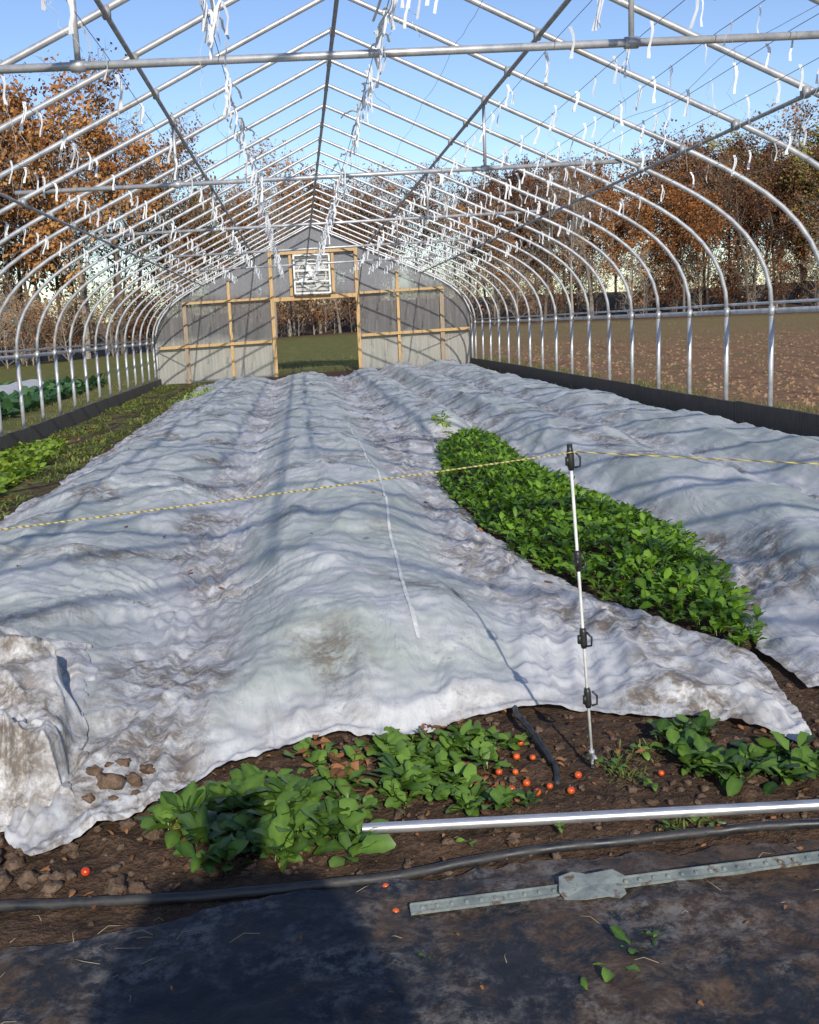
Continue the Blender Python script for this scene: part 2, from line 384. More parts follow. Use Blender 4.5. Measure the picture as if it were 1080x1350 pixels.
# crumpled heap of fabric left front
V=[];Fc=[];n1=190
dirt_shade=[];green=[]
for j in range(n1+1):
    for i in range(n1+1):
        a=-1+2*i/n1; b=-1+2*j/n1
        x=-1.80+0.50*a*(1-.15*b)+0.09*N(a*3,b*3,1)+.03*N(a*9,b*9,1); y=3.62+0.58*b+0.10*N(a*2,b*2,4)+.03*N(a*9,b*9,4)
        r=max(abs(a),abs(b)); rr=math.hypot(a,b)
        e=sm((1-r)/0.20)
        wa=.5*N(a*1.2,b*1.2,3); wb=.5*N(a*1.2,b*1.2,8)
        h=0.25*math.exp(-1.4*rr*rr)+0.15*max(-.2,ridge((a+wa)*1.5,(b+wb)*0.9,5))+0.08*max(-.1,ridge((a+wa)*2.6+b*2,(b-wb)*2.0,6))+0.024*ridge((a+wb)*6,(b+wa)*3,8)+0.03
        V.append((x,y,max(gz(x,y)+0.015+max(0,h)*e, (on_cover(x,y)+.012+.03*e) if e>0.02 else -9))); dirt_shade.append(min(1,0.40+0.9*max(0,N(a*2.5,b*2.5,9)+0.2)+.4*sm(-b))); green.append(0)
for j in range(n1):
    for i in range(n1):
        q=j*(n1+1)+i; Fc.append((q,q+1,q+n1+2,q+n1+1))
me=bpy.data.meshes.new('crumpled_row_cover'); me.from_pydata(V,[],Fc); me.update(); me.polygons.foreach_set('use_smooth',[True]*len(Fc))
for nm,dt in (('dirt_shade',dirt_shade),('green',green)):
    at=me.attributes.new(nm,'FLOAT','POINT'); at.data.foreach_set('value',dt)
me.materials.append(COVER); o=bpy.data.objects.new('crumpled_row_cover',me); col.objects.link(o)

# ------------------------------------------------------------------ high tunnel
HW=4.57; RAIL=1.28; RIDGE=3.02; END=31.3
arch_y=[11.15-1.22*k for k in range(11,0,-1)]+[11.15+1.22*k for k in range(0,17)]
arch_y=[y for y in arch_y if y<END-0.1]
def arch_half():
    pts=[(0,RIDGE),(0.9,RIDGE-.42),(1.8,RIDGE-.85),(2.6,RIDGE-1.22)]
    p0=Vector((2.6,RIDGE-1.22)); p3=Vector((HW,0)); p1=p0+Vector((1,-.47)).normalized()*1.05; p2=p3+Vector((0,1.0))
    for i in range(1,13):
        t=i/12; q=p0*(1-t)**3+p1*3*t*(1-t)**2+p2*3*t*t*(1-t)+p3*t**3; pts.append((q.x,q.y))
    return pts
AH=arch_half()
def arch_v(u):
    u=abs(u)
    for i in range(len(AH)-1):
        if AH[i][0]<=u<=AH[i+1][0]:
            a,b=AH[i],AH[i+1]; return a[1]+(b[1]-a[1])*(u-a[0])/(b[0]-a[0]+1e-9)
    return 0
def W(u,y,v): return (u,y,0.025*u+RAIL+v)
tunnel=empty('high_tunnel')
mb=MB()
for i,y in enumerate(arch_y):
    pts=[W(-u,y,v) for u,v in AH[::-1]]+[W(u,y,v) for u,v in AH[1:]]
    jy=0.03*R.uniform(-1,1); jx=0.012*R.uniform(-1,1)
    pts=[(p[0]+jx*(p[2]-1)/3,p[1]+jy*(p[2]-1)/3,p[2]) for p in pts]
    mb.tube(pts,0.024,10)
mb.obj('arches',GALV,tunnel)
mb=MB()
for y in arch_y:
    for sx in (-1,1):
        u=sx*HW; mb.tube([W(u,y,0.03),W(u,y,-RAIL-0.1)],0.029,10)
        mb.tube([W(u,y,0.05),W(u,y,-0.05)],0.034,10)
mb.obj('ground_posts',GALV,tunnel)
mb=MB(); y0,y1=arch_y[0]-0.2,END
mb.tube([W(0,y0,RIDGE-0.06),W(0,y1,RIDGE-0.06)],0.021)
for u in (-1.62,1.5): mb.tube([W(u,y0,arch_v(u)-0.048),W(u,y1,arch_v(u)-0.048)],0.019)
for u in (-3.12,3.12): mb.tube([W(u,y0,arch_v(u)-0.05),W(u,y1,arch_v(u)-0.05)],0.017)
for y in arch_y:
    for u in (0,-1.62,1.5,-3.12,3.12):
        mb.box(W(u,y,arch_v(u)-0.028),(0.05,0.07,0.075))
mb.obj('purlins',GALV2,tunnel)
mb=MB()
for sx in (-1,1):
    u=sx*(HW+0.045)
    mb.box(W(u,(y0+y1)/2,0.0),(0.03,y1-y0,0.055))
    mb.box(W(u+sx*0.004,(y0+y1)/2,0.085),(0.022,y1-y0,0.03))
mb.obj('hip_rails',m_galv('aluminum_channel',0.62,0.35,0.45),tunnel)
ties=[6.27-4.88,6.27,11.15,16.03,20.91,25.79]
mb=MB(); TV=1.63
for y in ties:
    yy=y+0.05
    mb.tube([W(-3.2,yy,TV),W(3.2,yy,TV)],0.023,10)
    for u in (-1.62,1.5):
        mb.tube([W(u,yy,TV),W(u,yy,arch_v(u)-0.02)],0.017)
        mb.tube([W(u-0.04,yy,TV),W(u+0.04,yy,TV)],0.033,10)
mb.obj('cross_ties',GALV,tunnel)
mb=MB()
mb.tube([W(HW-0.05,arch_y[-1],0.1),W(3.3,arch_y[-4],arch_v(3.3)-0.05)],0.015)
mb.tube([W(-HW+0.05,arch_y[-1],0.1),W(-3.3,arch_y[-4],arch_v(3.3)-0.05)],0.015)
mb.obj('wind_braces',GALV,tunnel)
mb=MB()
for sx in (-1,1):
    yy=y0
    while yy<END:
        L=min(3.6,END-yy); u=sx*(HW-0.055)
        mb.box(W(u,yy+L/2,-RAIL+0.11+0.01*R.uniform(-1,1)),(0.038,L-0.01,0.30)); yy+=3.6
mb.obj('baseboards',BOARD,tunnel,smooth=False)

# end wall
wall=empty('end_wall'); wall.parent=tunnel
def WP(u,z,y=END): return (u,y,0.025*u+z)
def archz(u): return RAIL+arch_v(u)-0.01
mb=MB()
def panel(us,zlow,yy):
    for a,b in zip(us[:-1],us[1:]):
        mb.add([WP(a,zlow,yy),WP(b,zlow,yy),WP(b,archz(b),yy),WP(a,archz(a),yy)],[[0,1,2,3]])
lin=lambda a,b,n:[a+(b-a)*i/n for i in range(n+1)]
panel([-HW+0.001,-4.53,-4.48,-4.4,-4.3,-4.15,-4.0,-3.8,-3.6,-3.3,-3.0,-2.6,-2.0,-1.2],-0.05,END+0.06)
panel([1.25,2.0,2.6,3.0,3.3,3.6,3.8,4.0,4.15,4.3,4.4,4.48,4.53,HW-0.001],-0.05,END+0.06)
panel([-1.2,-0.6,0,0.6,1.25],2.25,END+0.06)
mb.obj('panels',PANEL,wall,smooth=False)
mb=MB(); gmb=MB()
def stud(u,z0,z1,w=0.08,m=None): (m or mb).box((u,END-0.02,0.025*u+(z0+z1)/2),(w,0.06,z1-z0))
def girt(u0,u1,z,w=0.08,yy=-0.075,m=None):
    a=math.atan(0.025); (m or mb).box(((u0+u1)/2,END+yy,0.025*(u0+u1)/2+z),((u1-u0),0.045,w),Matrix.Rotation(-a,3,'Y'))
stud(-2.42,-0.05,2.9); stud(-1.2,-0.05,archz(1.2)-.02,0.10); stud(1.25,-0.05,archz(1.25)-.02,0.10); stud(2.42,-0.05,2.9)
stud(-3.7,-0.05,2.33,m=gmb,w=0.11); stud(3.7,-0.05,2.33,m=gmb,w=0.12)
girt(-4.5,-1.27,1.12); girt(1.32,4.5,1.12); girt(-3.75,-1.27,2.33,.065); girt(1.32,3.75,2.33,.065)
girt(-1.15,1.20,2.28,0.11); girt(-1.15,1.20,3.56,0.08)
for u in (-0.63,0.58): stud(u,2.36,3.55,0.08)
mb.obj('studs_and_girts',PINE,wall,smooth=False); gmb.obj('weathered_studs',GREYWOOD,wall,smooth=False)
mb=MB()
pts=[(-u,END-0.02,-0.025*u+RAIL+v) for u,v in AH[::-1]]+[(u,END-0.02,0.025*u+RAIL+v) for u,v in AH[1:]]
mb.tube(pts,0.03,10); mb.tube([WP(-HW,RAIL),WP(-HW,-0.1)],0.03); mb.tube([WP(HW,RAIL),WP(HW,-0.1)],0.03)
mb.obj('end_arch',GALV,wall)
fan=MB(); cxf,czf=-0.025,2.93; yy=END-0.2
for du in (-0.5,0.5): fan.box((cxf+du,yy,czf),(0.05,0.22,1.1))
for dz in (-0.53,0.53): fan.box((cxf,yy,czf+dz),(0.95,0.22,0.05))
for i in range(9): fan.box((cxf,yy+0.06,czf-0.42+i*0.105),(0.94,0.012,0.085),Matrix.Rotation(0.6,3,'X'))
fan.tube([(cxf+0.40*math.cos(t),yy-0.05,czf+0.40*math.sin(t)) for t in lin(0,2*math.pi,28)],0.018,6)
for q in range(4):
    a=q*math.pi/2+0.5; rot=Matrix.Rotation(-a,3,'Y')@Matrix.Rotation(0.5,3,'X')
    fan.box(Vector((cxf,yy-0.04,czf))+Matrix.Rotation(-a,3,'Y')@Vector((0.21,0,0)),(0.34,0.012,0.15),rot)
fan.box((cxf,yy-0.09,czf+.1),(1.02,0.03,0.05)); fan.box((cxf,yy-0.09,czf-.2),(1.02,0.03,0.05))
fan.box((cxf,yy-0.03,czf),(0.14,0.14,0.14))
fan.obj('exhaust_fan',WHITEPL,wall,smooth=False)

# trellis wires + clips
tw=MB(); cl=MB(); st=MB()
def ribbon(x,y,z,L,w,m):
    a=R.gauss(0,.6); lean=R.gauss(0,0.10); lean2=R.gauss(0,0.12); n=4; vs=[]
    for i in range(n+1):
        t=i/n; aa=a+t*R.uniform(-0.5,0.5); ww=w*(1.0-0.35*math.sin(math.pi*t))/2
        cx,cy,cz=x+lean*L*t+0.012*math.sin(5*t+a),y+lean2*L*t,z-L*t
        vs+=[(cx-math.cos(aa)*ww,cy-math.sin(aa)*ww,cz),(cx+math.cos(aa)*ww,cy+math.sin(aa)*ww,cz)]
    m.add(vs,[[i*2,i*2+1,i*2+3,i*2+2] for i in range(n)])
def twine(p,Lt,m,r=.0014,sp=.03,n=6):
    q=[Vector(p)]
    for i in range(n): q.append(q[-1]+Vector((R.gauss(0,sp),R.gauss(0,sp),-Lt/n)))
    m.tube(q,r,3,False)
rows=[-3.35,-2.75,-2.15,-1.45,-0.85,0.02,1.05,1.55,2.0,2.45,2.85,3.35]
for u in rows:
    z0=min(TV+0.03,arch_v(u)-.08)
    pp=[]
    for i,y in enumerate(lin(1.4,30.5,60)): pp.append(W(u,y,z0-0.02*abs(math.sin((y-1.39)/4.88*math.pi))))
    tw.tube(pp,0.0025,4)
    dense = u in (-0.85,0.02)
    y=4.3+R.uniform(0,.4)
    while y<30:
        step=R.uniform(0.14,0.34) if dense else R.uniform(.24,.58)
        y+=step
        if R.random()<0.12: continue
        p=W(u+R.gauss(0,0.025),y,z0-.01)
        L=R.uniform(0.13,0.20)
        ribbon(p[0],p[1],p[2]+.02,L,R.uniform(0.018,0.028),cl)
        if R.random()<0.35: ribbon(p[0]+.014,p[1],p[2],L*R.uniform(.6,1),0.014,cl)
        if R.random()<.3: twine(p,R.uniform(0.2,0.55),st)
        if dense and R.random()<0.7:
            q=[Vector(p)]
            for i in range(5): q.append(q[-1]+Vector((R.gauss(0,.015),0.10,R.gauss(0,.015))))
            cl.tube(q,0.007,4,False)
for (u,y) in ((-0.80,5.3),(0.10,5.0)):
    for i in range(6):
        p=W(u+R.gauss(0,.04),y+R.gauss(0,.12),TV+R.uniform(0,.06)); ribbon(p[0],p[1],p[2],R.uniform(.12,.28),.018,cl)
tw.obj('trellis_wires',WIRE,tunnel)
tr=empty('trellis_clips'); cl.obj('clips',WHITECLIP,tr); st.obj('loose_twine',WHITEPL,tr)
mb=MB()
for u,v in ((3.6,1.15),(2.5,1.9),(-3.5,1.2),(4.2,.6),(1.0,2),(-2.6,1)):
    q=[]
    for i in range(90):
        y=3+i*0.3; q.append(W(u,y,arch_v(u)-0.05-0.14*abs(math.sin(y/2.44*math.pi))*(0.4+0.8*abs(N(y,u)))))
    mb.tube(q,0.002,3,False)
mb.obj('twine',WIRE,tunnel)

# ------------------------------------------------------------------ fence stake + rope
stk=empty('fence_stake')
B=Vector((0.335,3.05,gz(.335,3.05))); T=Vector((0.275,3.05,1.025))
ax=(T-B); D=ax.normalized()
mb=MB(); mb.tube([B+ax*0.07,B+ax*0.5,T],0.0048,10); mb.obj('rod',WHITEPL,stk)
mb=MB(); mb.tube([B-ax*0.05,B+ax*0.07],0.0045,8); mb.tube([B+ax*0.045,B+ax*0.06],0.009,8)
mb.box(B+ax*0.05+Vector((0.0,-0.02,0)),(0.010,0.05,0.005)); mb.obj('spike',GALV2,stk)
mb=MB()
for fr in (0.965,0.66,0.42,0.23):
    c=B+ax*fr; yaw=R.uniform(-.5,.9); q=Matrix.Rotation(yaw,3,'Z')
    mb.tube([c-D*0.032,c-D*.02,c+D*.02,c+D*0.032],[0.008,.011,.011,.008],10)
    hook=[c+q@Vector((0.008,-.008,0.0))+D*(-0.024), c+q@Vector((0.024,-.012,0))-D*0.020, c+q@Vector((0.026,-.012,0))+D*0.006, c+q@Vector((0.012,-.012,0))+D*0.022]
    mb.tube(hook,0.0034,6); mb.box(c+q@Vector((-0.012,-0.004,0))-D*.004,(0.010,0.012,0.026))
mb.tube([T-D*0.03,T+D*0.010],[.010,.008],10)
mb.obj('insulator_clips',BLACKPL,stk)
k=NT('rope_strands'); w=k.n('ShaderNodeTexWave'); w.inputs['Scale'].default_value=30; w.bands_direction='DIAGONAL'; k.l(k.tc,w.inputs['Vector'])
ROPE=k.bsdf(k.ramp(w.outputs['Fac'],[(0.35,(0.52,0.44,0.14)),(0.8,(0.16,0.14,0.09))]),0.6)
mb=MB(); hk=T-D*0.012+Vector((0.016,-0.012,0))
def sag(a,b,n,s): return [a.lerp(b,i/n)-Vector((0,0,4*s*(i/n)*(1-i/n))) for i in range(n+1)]
LF=Vector((-4.1,2.0,0.90)); RT=Vector((3.2,1.4,0.95))
for off in (0,1):
    base=sag(LF,hk,260,0.035)+sag(hk,RT,160,0.02)[1:]
    mb.tube([p+Vector((0,0.0014*math.cos(i*1.2+off*math.pi),0.0014*math.sin(i*1.2+off*math.pi))) for i,p in enumerate(base)],0.0014,5,False)
mb.obj('fence_rope',ROPE)
for P in (LF,RT):
    e=empty('fence_stake'); g0=gz(P.x,P.y); m1=MB(); m1.tube([(P.x,P.y+.01,g0-.05),(P.x,P.y+.01,P.z+.03)],.0052,8); m1.obj('rod',WHITEPL,e)
    m1=MB(); m1.tube([(P.x,P.y+.01,P.z-.03),(P.x,P.y+.01,P.z+.04)],.010,8); m1.obj('insulator_clips',BLACKPL,e)

# ------------------------------------------------------------------ ground hardware
mb=MB(); a=Vector((-0.40,2.765,0)); b=Vector((1.6,2.50,0))
a.z=gz(a.x,a.y)+0.035; b.z=gz(b.x,b.y)+0.045
n=24; outer=[a.lerp(b,i/n) for i in range(n+1)]
mb.tube(outer,0.0155,20,False); mb.tube([a,a+(b-a)*0.05],0.0125,16,False)
d=(b-a).normalized(); s1=d.cross(Vector((0,0,1))).normalized(); s2=d.cross(s1)
vs=[]
for r_ in (0.0125,0.0155):
    for kx in range(20):
        t=2*math.pi*kx/20; vs.append(a+(s1*math.cos(t)+s2*math.sin(t))*r_)
mb.add(vs,[[kx,(kx+1)%20,20+(kx+1)%20,20+kx] for kx in range(20)])
mb.obj('steel_pipe',PIPE)

def smooth_path(pts,n=10):
    P=[Vector(p) for p in pts]; P=[P[0]*2-P[1]]+P+[P[-1]*2-P[-2]]; out=[]
    for i in range(1,len(P)-2):
        for j in range(n):
            t=j/n; p0,p1,p2,p3=P[i-1:i+3]
            out.append(0.5*((2*p1)+(p2-p0)*t+(2*p0-5*p1+4*p2-p3)*t*t+(3*p1-p0-3*p2+p3)*t**3))
    out.append(P[-2]); return out
mb=MB()
hp=smooth_path([(-2.4,2.66,0),(-1.4,2.60,0),(-.81,2.52,0),(-.424,2.52,0),(-.014,2.575,0),(.40,2.575,0),(.80,2.55,0),(1.7,2.45,0)],14)
def lowz(x,y): return sum(gz(x+dx,y) for dx in (-.15,-.08,0,.08,.15))/5
mb.tube([(p.x,p.y,lowz(p.x,p.y)+0.014) for p in hp],0.0135,12); mb.obj('irrigation_hose',HOSE)
mb=MB(); hp=smooth_path([(.20,3.60,0),(.175,3.42,0),(.20,3.22,0),(.215,3.05,0),(.20,2.96,0)],10)
mb.tube([(p.x,p.y,gz(p.x,p.y)+0.022+0.02*math.sin(i*.12)) for i,p in enumerate(hp)],0.010,10); mb.obj('drip_tubing',HOSE)

k=NT('painted_steel'); f=k.noise(14,5,0.7); c=k.ramp(f,[(0.35,(0.13,0.155,0.15)),(0.56,(0.25,0.28,0.26)),(0.66,(0.11,0.075,0.05))])
TP=k.bsdf(c,0.6,0.15,nrm=k.bump(f,0.3,0.003))
tp=MB(); a=Vector((-.311,2.344,0)); b=Vector((1.5,2.36,0)); a.z=gz(a.x,a.y)+0.026; b.z=gz(b.x,b.y)+0.036
d=(b-a); L=d.length; d.normalize(); rot=Matrix.Rotation(math.atan2(d.y,d.x),3,'Z')@Matrix.Rotation(-math.asin(d.z),3,'Y')@Matrix.Rotation(0.25,3,'X')
mid=(a+b)/2
tp.box(mid,(L,0.034,0.003),rot); tp.box(mid+rot@Vector((0,0,-0.012)),(L-.002,0.004,0.020),rot)
for yy_ in (-.015,.015): tp.box(mid+rot@Vector((0,yy_,0.003)),(L-.004,0.003,0.0045),rot)
i=0
while i*0.036<L-0.04:
    c=a+d*(0.03+i*0.036); tp.tube([c+rot@Vector((0,0,0.001)),c+rot@Vector((0,0,0.0055)),c+rot@Vector((0,0,.0065))],[.0062,.0055,.003],8); i+=1
pc=a+d*(0.445)
rz=Matrix.Rotation(-0.12,3,'Z')@rot
out=[(-.080,-.020),(-.070,-.040),(-.02,-.048),(.035,-.040),(.062,-.052),(.080,-.035),(.076,.0),(.086,.022),(.060,.044),(-.005,.036),(-.040,.046),(-.074,.030)]
zz=[.004,0,.003,.001,.004,.002,.0,.003,.004,.001,.002,.004]
vs=[pc+rz@Vector((x,y-.006,0.012+zz[i])) for i,(x,y) in enumerate(out)]+[pc+rz@Vector((x,y-.006,0.009+zz[i])) for i,(x,y) in enumerate(out)]
nn=len(out); cen=len(vs); vs+=[pc+rz@Vector((0,-.006,.0135)),pc+rz@Vector((0,-.006,.0095))]
tp.add(vs,[[i,(i+1)%nn,cen] for i in range(nn)]+[[(i+1)%nn+nn,i+nn,cen+1] for i in range(nn)]+[[i,(i+1)%nn,(i+1)%nn+nn,i+nn] for i in range(nn)])
tp.obj('steel_t_post',TP,smooth=False)

# ------------------------------------------------------------------ plants
def rosette(mb,x,y,z,n,L,W,tintc,rise=(0.6,1.25),droop=(0.6,1.6),rows=5,spread=0.01):
    a0=R.uniform(0,6.28); pt=R.gauss(0,.1)
    for i in range(n):
        a=a0+i*2.4+R.gauss(0,.25); l=L*R.uniform(.5,1.2)
        mb.leaf((x+R.gauss(0,spread),y+R.gauss(0,spread),z),a,l,W*R.uniform(.8,1.2)*l/L,R.uniform(*rise),R.uniform(*droop),max(0.02,min(1,tintc+pt+R.gauss(0,.22))),rows=rows,cup=R.uniform(-.1,.4),twist=R.gauss(0,.3))
pl=MB()
for _ in range(105):
    x=R.uniform(-1.0,-.42); y=R.uniform(2.64,3.18)
    if y>interp([(-1.05,2.88),(-.85,3.10),(-.6,3.2),(-.4,3.08)],x): continue
    if x<-.85 and y<2.70: continue
    if N(x*5,y*5,3)<-.26: continue
    rosette(pl,x,y,gz(x,y),R.randint(7,10),R.uniform(.08,.125),.043,.40)
pl.obj('radish_plants',RADISH)
pl=MB()
for _ in range(100):
    x=R.uniform(-.30,.12); y=R.uniform(2.84,3.42)
    if x>-.07 and y<3.12: continue
    if y<2.95 and x<-.25: continue
    if N(x*5,y*5,13)<-.22: continue
    rosette(pl,x,y,gz(x,y),R.randint(7,10),R.uniform(.065,.10),.038,.68)
for (x,y) in ((.03,2.83),(.08,2.83),(.0,2.85),(-.52,3.30),(-.46,3.24),(-.42,3.18),(-.44,3.08),(-.5,3.4),(-.38,3.36),(-.55,3.38),(-.48,3.14),(-.44,3.0),(-.40,2.92),(-.42,3.28)):
    rosette(pl,x,y,gz(x,y),9,.075,.038,.6)
pl.obj('radish_plants',RADISH)
pl=MB()
for _ in range(120):
    x=R.uniform(.60,1.4); y=R.uniform(2.82,3.30)
    if y>interp([(.6,3.30),(.85,3.2),(1.0,2.98),(1.4,2.95)],x) : continue
    if N(x*5,y*5,23)<-.2: continue
    rosette(pl,x,y,gz(x,y),R.randint(6,9),R.uniform(.07,.115),.040,.36)
pl.obj('radish_plants',RADISH)
pl=MB()
for (x,y,n,L) in ((.16,2.10,6,.06),(.10,2.02,5,.05),(.02,1.95,4,.04),(.22,2.13,5,.05),(.43,2.62,7,.04),(.50,2.66,8,.045),(.40,2.71,6,.04),(-.12,2.66,5,.03),(.14,2.66,4,.03),(.24,2.26,4,.03),(-.28,2.16,6,.025),(.40,3.02,8,.045),(.50,3.1,8,.05),(.46,2.86,6,.04),(.55,2.62,6,.045),(.35,3.12,6,.04)):
    rosette(pl,x,y,gz(x,y)+0.012,n,L,L*.45,.5,rise=(.3,1.0),spread=.006)
pl.obj('weed_seedlings',RADISH)
pl=MB()
for (cx,cy) in ((.47,2.63),(.40,3.05),(.53,3.12),(.42,2.95)):
    for _ in range(80):
        x=cx+R.gauss(0,.035); y=cy+R.gauss(0,.03); pl.leaf((x,y,gz(x,y)+.005),R.uniform(0,6.28),R.uniform(.015,.04),.006,R.uniform(.2,1.2),.6,R.uniform(.2,.7),rows=3)
pl.obj('chickweed',WEED)

pl=MB()
y=3.95
while y<12.5:
    xa=xrB(y)+0.0; xb=xlC(y)+0.03; x=xa+R.uniform(0,.06)
    sp=0.066+0.004*(y-4)
    while x<xb:
        e=min(x-xa,xb-x); h=0.04+0.08*sm(e/.3)+.03*N(x*3,y*3,2)
        rosette(pl,x+R.gauss(0,.015),y+R.gauss(0,.02),gz(x,y)+h,8,R.uniform(.06,.095),.034,.48+.35*N(x*2.2,y*1.4,3),rise=(.6,1.35),droop=(.5,1.7),rows=5 if y<6.5 else 3)
        x+=sp*R.uniform(.85,1.15)
    y+=sp*.95
pl.obj('salad_greens_bed',SPIN)

pl=MB()
y=8.2
while y<15.5:
    x=-4.35
    while x<interp([(8,-3.45),(12,-3.5),(15,-3.85)],y):
        rosette(pl,x+R.gauss(0,.03),y+R.gauss(0,.04),gz(x,y)+.02,10,R.uniform(.10,.15),.085,.5+.3*N(x*2,y,5),rise=(.5,1.3),rows=3,spread=.03)
        x+=.13
    y+=.14
pl.obj('lettuce_bed',LETT)
pl=MB()
for _ in range(4800):
    y=R.uniform(9,30.5); x=R.uniform(-4.45,-3.1)
    if N(x*1.2,y*.6,9)<-0.12: continue
    for _k in range(3): pl.leaf((x+R.gauss(0,.03),y+R.gauss(0,.03),gz(x,y)),R.uniform(0,6.28),R.uniform(.04,.10),.022,R.uniform(.4,1.3),R.uniform(.3,1.4),max(0,min(1,R.gauss(.5,.25))),rows=3)
for _ in range(800):
    y=R.uniform(9,30); x=R.uniform(4.1,4.5)
    pl.leaf((x,y,gz(x,y)),R.uniform(0,6.28),R.uniform(.04,.10),.03,R.uniform(.4,1.3),R.uniform(.3,1.4),R.random(),rows=3)
pl.obj('weeds',WEED)
pl=MB()
for yy in (24.2,12.6):
    for _ in range(90 if yy>20 else 22):
        x=-2.95+R.uniform(-.4,.5) if yy>20 else 1.15+R.uniform(-.1,.1); y=yy+R.gauss(0,.5 if yy>20 else .12)
        pl.leaf((x,y,on_cover(x,y)+.0),R.uniform(0,6.28),.11,.06,R.uniform(.4,1.2),1.0,R.uniform(.4,1),rows=3)
pl.obj('lettuce_bed',LETT)

pl=MB()
for cx in (-6.6,-7.6,-9.0,-10.2):
    y=10
    while y<34:
        rosette(pl,cx+R.gauss(0,.06),y,base_z(cx,y)+.03,9,R.uniform(.3,.42),.2,R.uniform(.2,.7),rise=(.6,1.4),rows=3,spread=.06); y+=.36
pl.obj('kale_rows',KALE)
pl=MB()
def blades(n,x0,x1,y0,y1,L,thr=-.05):
    for _ in range(n):
        x=R.uniform(x0,x1); y=R.uniform(y0,y1); a=R.uniform(0,6.28); l=L*R.uniform(.5,1.3); z=base_z(x,y)
        if N(x*.9,y*.5,60)<thr and R.random()<.8: continue
        dx,dy=math.cos(a)*.008,math.sin(a)*.008; lx,ly=R.gauss(0,.45)*l,R.gauss(0,.45)*l
        pl.add([(x-dx,y-dy,z-.01),(x+dx,y+dy,z-.01),(x+lx,y+ly,z+l)],[[0,1,2]],max(0,min(1,R.gauss(.5,.25))))
blades(16000,-12,-4.7,9,34,.09); blades(7000,4.7,5.9,8,34,.10); blades(9000,6.5,30,14,60,.10,.12); blades(3500,-3,3,32,40,.10); blades(7000,-24,-12,20,45,.14)
pl.obj('grass',GRASS)
# clods strewn over the tilled field
pl=MB()
for _ in range(5000):
    y=9+R.random()**1.5*30; x=R.uniform(6.0,8.0+y*.5); r=R.uniform(.02,.07); z=base_z(x,y); a=R.uniform(0,6)
    P=[(x+r*math.cos(a+q*1.571)*R.uniform(.7,1.2),y+r*math.sin(a+q*1.571)*R.uniform(.7,1.2),z-.005) for q in range(4)]+[(x+R.gauss(0,.2)*r,y,z+r*R.uniform(.4,.8))]
    pl.add(P,[[0,1,4],[1,2,4],[2,3,4],[3,0,4]])
k=NT('field_soil'); f=k.noise(1.2,3,.7); pl.obj('field_clods',k.bsdf(k.ramp(f,[(.3,(.15,.085,.045)),(.7,(.33,.21,.125))]),.95,spec=.2),smooth=False)
V=[];Fc=[]
for j in range(41):
    for i in range(13):
        a=math.pi*i/12; y=23+9*j/40; x=-8.3-0.55*math.cos(a); V.append((x,y,base_z(x,y)+.01+0.38*math.sin(a)*(1+.12*N(a*2,y*2))))
for j in range(40):
    for i in range(12): q=j*13+i; Fc.append((q,q+1,q+14,q+13))
me=bpy.data.meshes.new('low_tunnel_cover'); me.from_pydata(V,[],Fc); me.update(); me.materials.append(COVER); me.polygons.foreach_set('use_smooth',[True]*len(Fc))
o=bpy.data.objects.new('low_tunnel_cover',me); col.objects.link(o)

def sphere(mb,c,r,nu=14,nv=9,sq=0.92):
    vs=[];fs=[]
    for j in range(nv+1):
        t=math.pi*j/nv
        for i in range(nu):
            p=2*math.pi*i/nu; q=r*(1-0.12*math.exp(-(t/.35)**2)); vs.append((c[0]+q*math.sin(t)*math.cos(p),c[1]+q*math.sin(t)*math.sin(p),c[2]+q*math.cos(t)*sq))
    for j in range(nv):
        for i in range(nu): fs.append([j*nu+i,(j+1)*nu+i,(j+1)*nu+(i+1)%nu,j*nu+(i+1)%nu])
    mb.add(vs,fs)
tm=MB()
for (x,y,r) in ((-1.15,2.72,.013),(-.345,2.37,.010),(-.36,2.485,.009),(-.04,3.00,.012),(.010,2.97,.012),(.030,2.945,.012),(.058,2.95,.012),(.11,2.98,.012),(.125,2.90,.012),(.222,2.88,.012),(.27,2.98,.012),(.15,3.26,.011),(.12,3.18,.012),(.16,3.12,.010),(.04,3.06,.011),(.09,3.05,.010),(-.30,2.80,.010),(-.02,2.90,.010),(.17,2.93,.010),(.52,2.95,.010)):
    sphere(tm,(x,y,gz(x,y)+r*1.05),r)
tm.obj('cherry_tomatoes',TOM)
cm=MB()
def clod(x,y,r,z=None):
    if z is None: z=gz(x,y)
    sd=R.random()*50; vs=[];fs=[];nu,nv=14,9; rz_=R.uniform(0,3.14); cr,sr=math.cos(rz_),math.sin(rz_); ex=R.uniform(.75,1.35)
    for j in range(nv+1):
        t=math.pi*j/nv
        for i in range(nu):
            p=2*math.pi*i/nu; n_=Vector((math.sin(t)*math.cos(p),math.sin(t)*math.sin(p),math.cos(t)))
            q=r*(1+.6*noise.noise(n_*1.4+Vector((sd,0,0)))+.34*noise.noise(n_*3.5+Vector((sd,9,0))))
            lx,ly=n_.x*q*ex,n_.y*q/ex
            vs.append((x+lx*cr-ly*sr,y+lx*sr+ly*cr,z+r*.3+n_.z*q*.7))
    for j in range(nv):
        for i in range(nu): fs.append([j*nu+i,(j+1)*nu+i,(j+1)*nu+(i+1)%nu,j*nu+(i+1)%nu])
    cm.add(vs,fs)
for _ in range(220):
    x=R.uniform(-2.0,-1.0); y=R.uniform(2.62,3.35)
    clod(x,y,.005+.030*R.random()**2)
